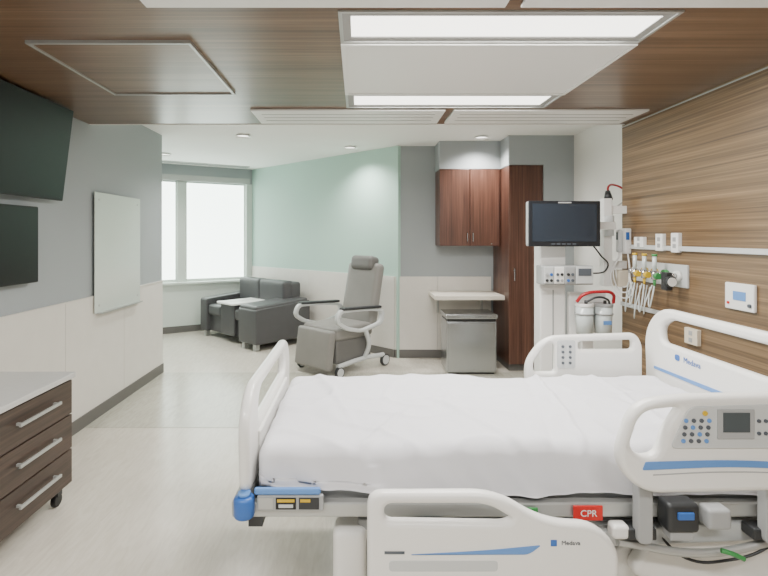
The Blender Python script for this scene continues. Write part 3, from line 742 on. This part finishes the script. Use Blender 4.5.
pm = group('patient_monitor', (1.55, 3.7, 1.6))
Rz = Matrix.Rotation(math.radians(2), 4, 'Z'); pv = (1.55, 3.72, 1.6)
def rz(o):
    o.data.transform(Matrix.Translation(pv) @ Rz @ Matrix.Translation(-Vector(pv))); return o
rz(box('casing', 1.278, 1.822, 3.69, 3.75, 1.423, 1.762, M['plast_g'], pm, bev=0.012))
rz(box('bezel', 1.276, 1.824, 3.678, 3.692, 1.421, 1.764, M['bezel'], pm, bev=0.005))
rz(box('screen', 1.305, 1.795, 3.675, 3.680, 1.458, 1.742, M['scrmon'], pm))
for i in range(5):
    rz(box('key_%d' % (i+1), 1.45+0.04*i, 1.475+0.04*i, 3.673, 3.679, 1.435, 1.445, M['text_g'], pm))
rz(box('top_label', 1.50, 1.60, 3.675, 3.680, 1.746, 1.756, M['plast_g'], pm))
cyl('swivel', (1.60, 3.75, 1.58), (1.60, 3.84, 1.58), 0.035, M['dark'], pm)
box('arm_1', 1.57, 2.02, 3.83, 3.89, 1.55, 1.61, M['white'], pm, bev=0.01)
cyl('arm_joint', (1.99, 3.88, 1.50), (1.99, 3.88, 1.66), 0.035, M['panel_g'], pm)
box('channel', 1.955, 2.025, 3.90, 3.97, 1.10, 1.80, M['white'], pm, bev=0.006)
box('channel_bracket_1', 2.02, 2.145, 3.91, 3.96, 1.68, 1.74, M['white'], pm)
box('channel_bracket_2', 2.02, 2.145, 3.91, 3.96, 1.24, 1.30, M['white'], pm)
tube('cable', [(1.75, 3.78, 1.5), (1.9, 3.84, 1.35), (1.98, 3.89, 1.25), (1.80, 3.85, 1.2)], 0.006, M['dark'], pm)

ec = group('equipment_stand', (1.55, 3.8, 0))
box('upright', 1.42, 1.62, 3.82, 3.96, 0.09, 1.42, M['white'], ec, bev=0.01)
box('upright_groove', 1.515, 1.525, 3.816, 3.822, 0.3, 1.08, M['plast_g'], ec)
rbox('base', 1.32, 1.72, 3.62, 4.08, 0.05, 0.10, 0.02, M['panel_g'], ec, div=6)
for i, (x, y) in enumerate(((1.37, 3.67), (1.67, 3.67), (1.37, 4.03), (1.67, 4.03))):
    cyl('caster_%d' % (i+1), (x-0.012, y, 0.027), (x+0.012, y, 0.027), 0.027, M['black'], ec)
box('module_rack', 1.39, 1.78, 3.70, 3.83, 1.13, 1.275, M['plast_g'], ec, bev=0.01)
for i in range(3):
    a = 1.402 + i*0.080
    box('module_%d' % (i+1), a, a + 0.074, 3.692, 3.702, 1.14, 1.268, (M['panel_g'], M['white'], M['plast_g'])[i], ec, bev=0.004)
    for kx in range(2):
        for kz in range(2):
            cyl('port_%d_%d_%d' % (i+1, kx+1, kz+1), (a+0.022+kx*0.032, 3.694, 1.165+kz*0.045), (a+0.022+kx*0.032, 3.684, 1.165+kz*0.045), 0.011,
                M[('dark', 'dark', 'text_g', 'plast_g', 'blue', 'text_g')[(i*2+kx+kz*3) % 6]], ec, seg=12)
box('module_display', 1.645, 1.772, 3.690, 3.702, 1.14, 1.268, M['panel_g'], ec, bev=0.003)
box('module_label', 1.66, 1.757, 3.687, 3.692, 1.20, 1.255, M['text_g'], ec)

sc = group('suction_canister', (1.82, 3.75, 0.95))
box('holder', 1.65, 1.94, 3.83, 3.88, 0.72, 1.06, M['white'], sc, bev=0.01)
box('post', 1.75, 1.84, 3.83, 3.88, 0.0, 0.73, M['white'], sc, bev=0.006)
for i, x in enumerate((1.735, 1.88)):
    cyl('canister_%d' % (i+1), (x, 3.755, 0.75), (x, 3.755, 0.96), 0.058, M['clear'], sc, r2=0.066)
    cyl('canister_lid_%d' % (i+1), (x, 3.755, 0.96), (x, 3.755, 0.985), 0.070, M['plast_g'] if i else M['white'], sc, bev=0.005)
    cyl('canister_ring_%d' % (i+1), (x, 3.755, 0.90), (x, 3.755, 0.912), 0.070, M['plast_g'], sc)
    cyl('lid_port_%d' % (i+1), (x, 3.73, 0.98), (x, 3.73, 1.01), 0.012, M['dark'], sc)
tube('red_hose', [(1.66, 3.72, 1.0), (1.70, 3.70, 1.055), (1.82, 3.69, 1.08), (1.93, 3.71, 1.06), (1.95, 3.74, 0.99)], 0.012, M['redtube'], sc)
tube('red_hose_inner', [(1.72, 3.70, 1.0), (1.80, 3.68, 1.04), (1.88, 3.69, 1.02), (1.91, 3.72, 0.985)], 0.008, M['dark'], sc)
box('label', 1.85, 1.91, 3.690, 3.695, 0.83, 0.86, M['blue_s'], sc)

# ------------------------------------------------------------------ WORLD, CAMERA
w = D.worlds.new('World'); bpy.context.scene.world = w; w.use_nodes = True
w.node_tree.nodes['Background'].inputs[0].default_value = (0.8, 0.88, 0.95, 1)
w.node_tree.nodes['Background'].inputs[1].default_value = 0.6

cam = D.cameras.new('camera'); cam.sensor_width = 36; cam.lens = 36 * 490 / 768
cam.shift_x = 26 / 768; cam.shift_y = -52 / 768; cam.clip_start = 0.02
co = D.objects.new('camera', cam); co.location = (0, 0, 1.5); co.rotation_euler = (math.radians(90), 0, 0)
COL.objects.link(co); bpy.context.scene.camera = co
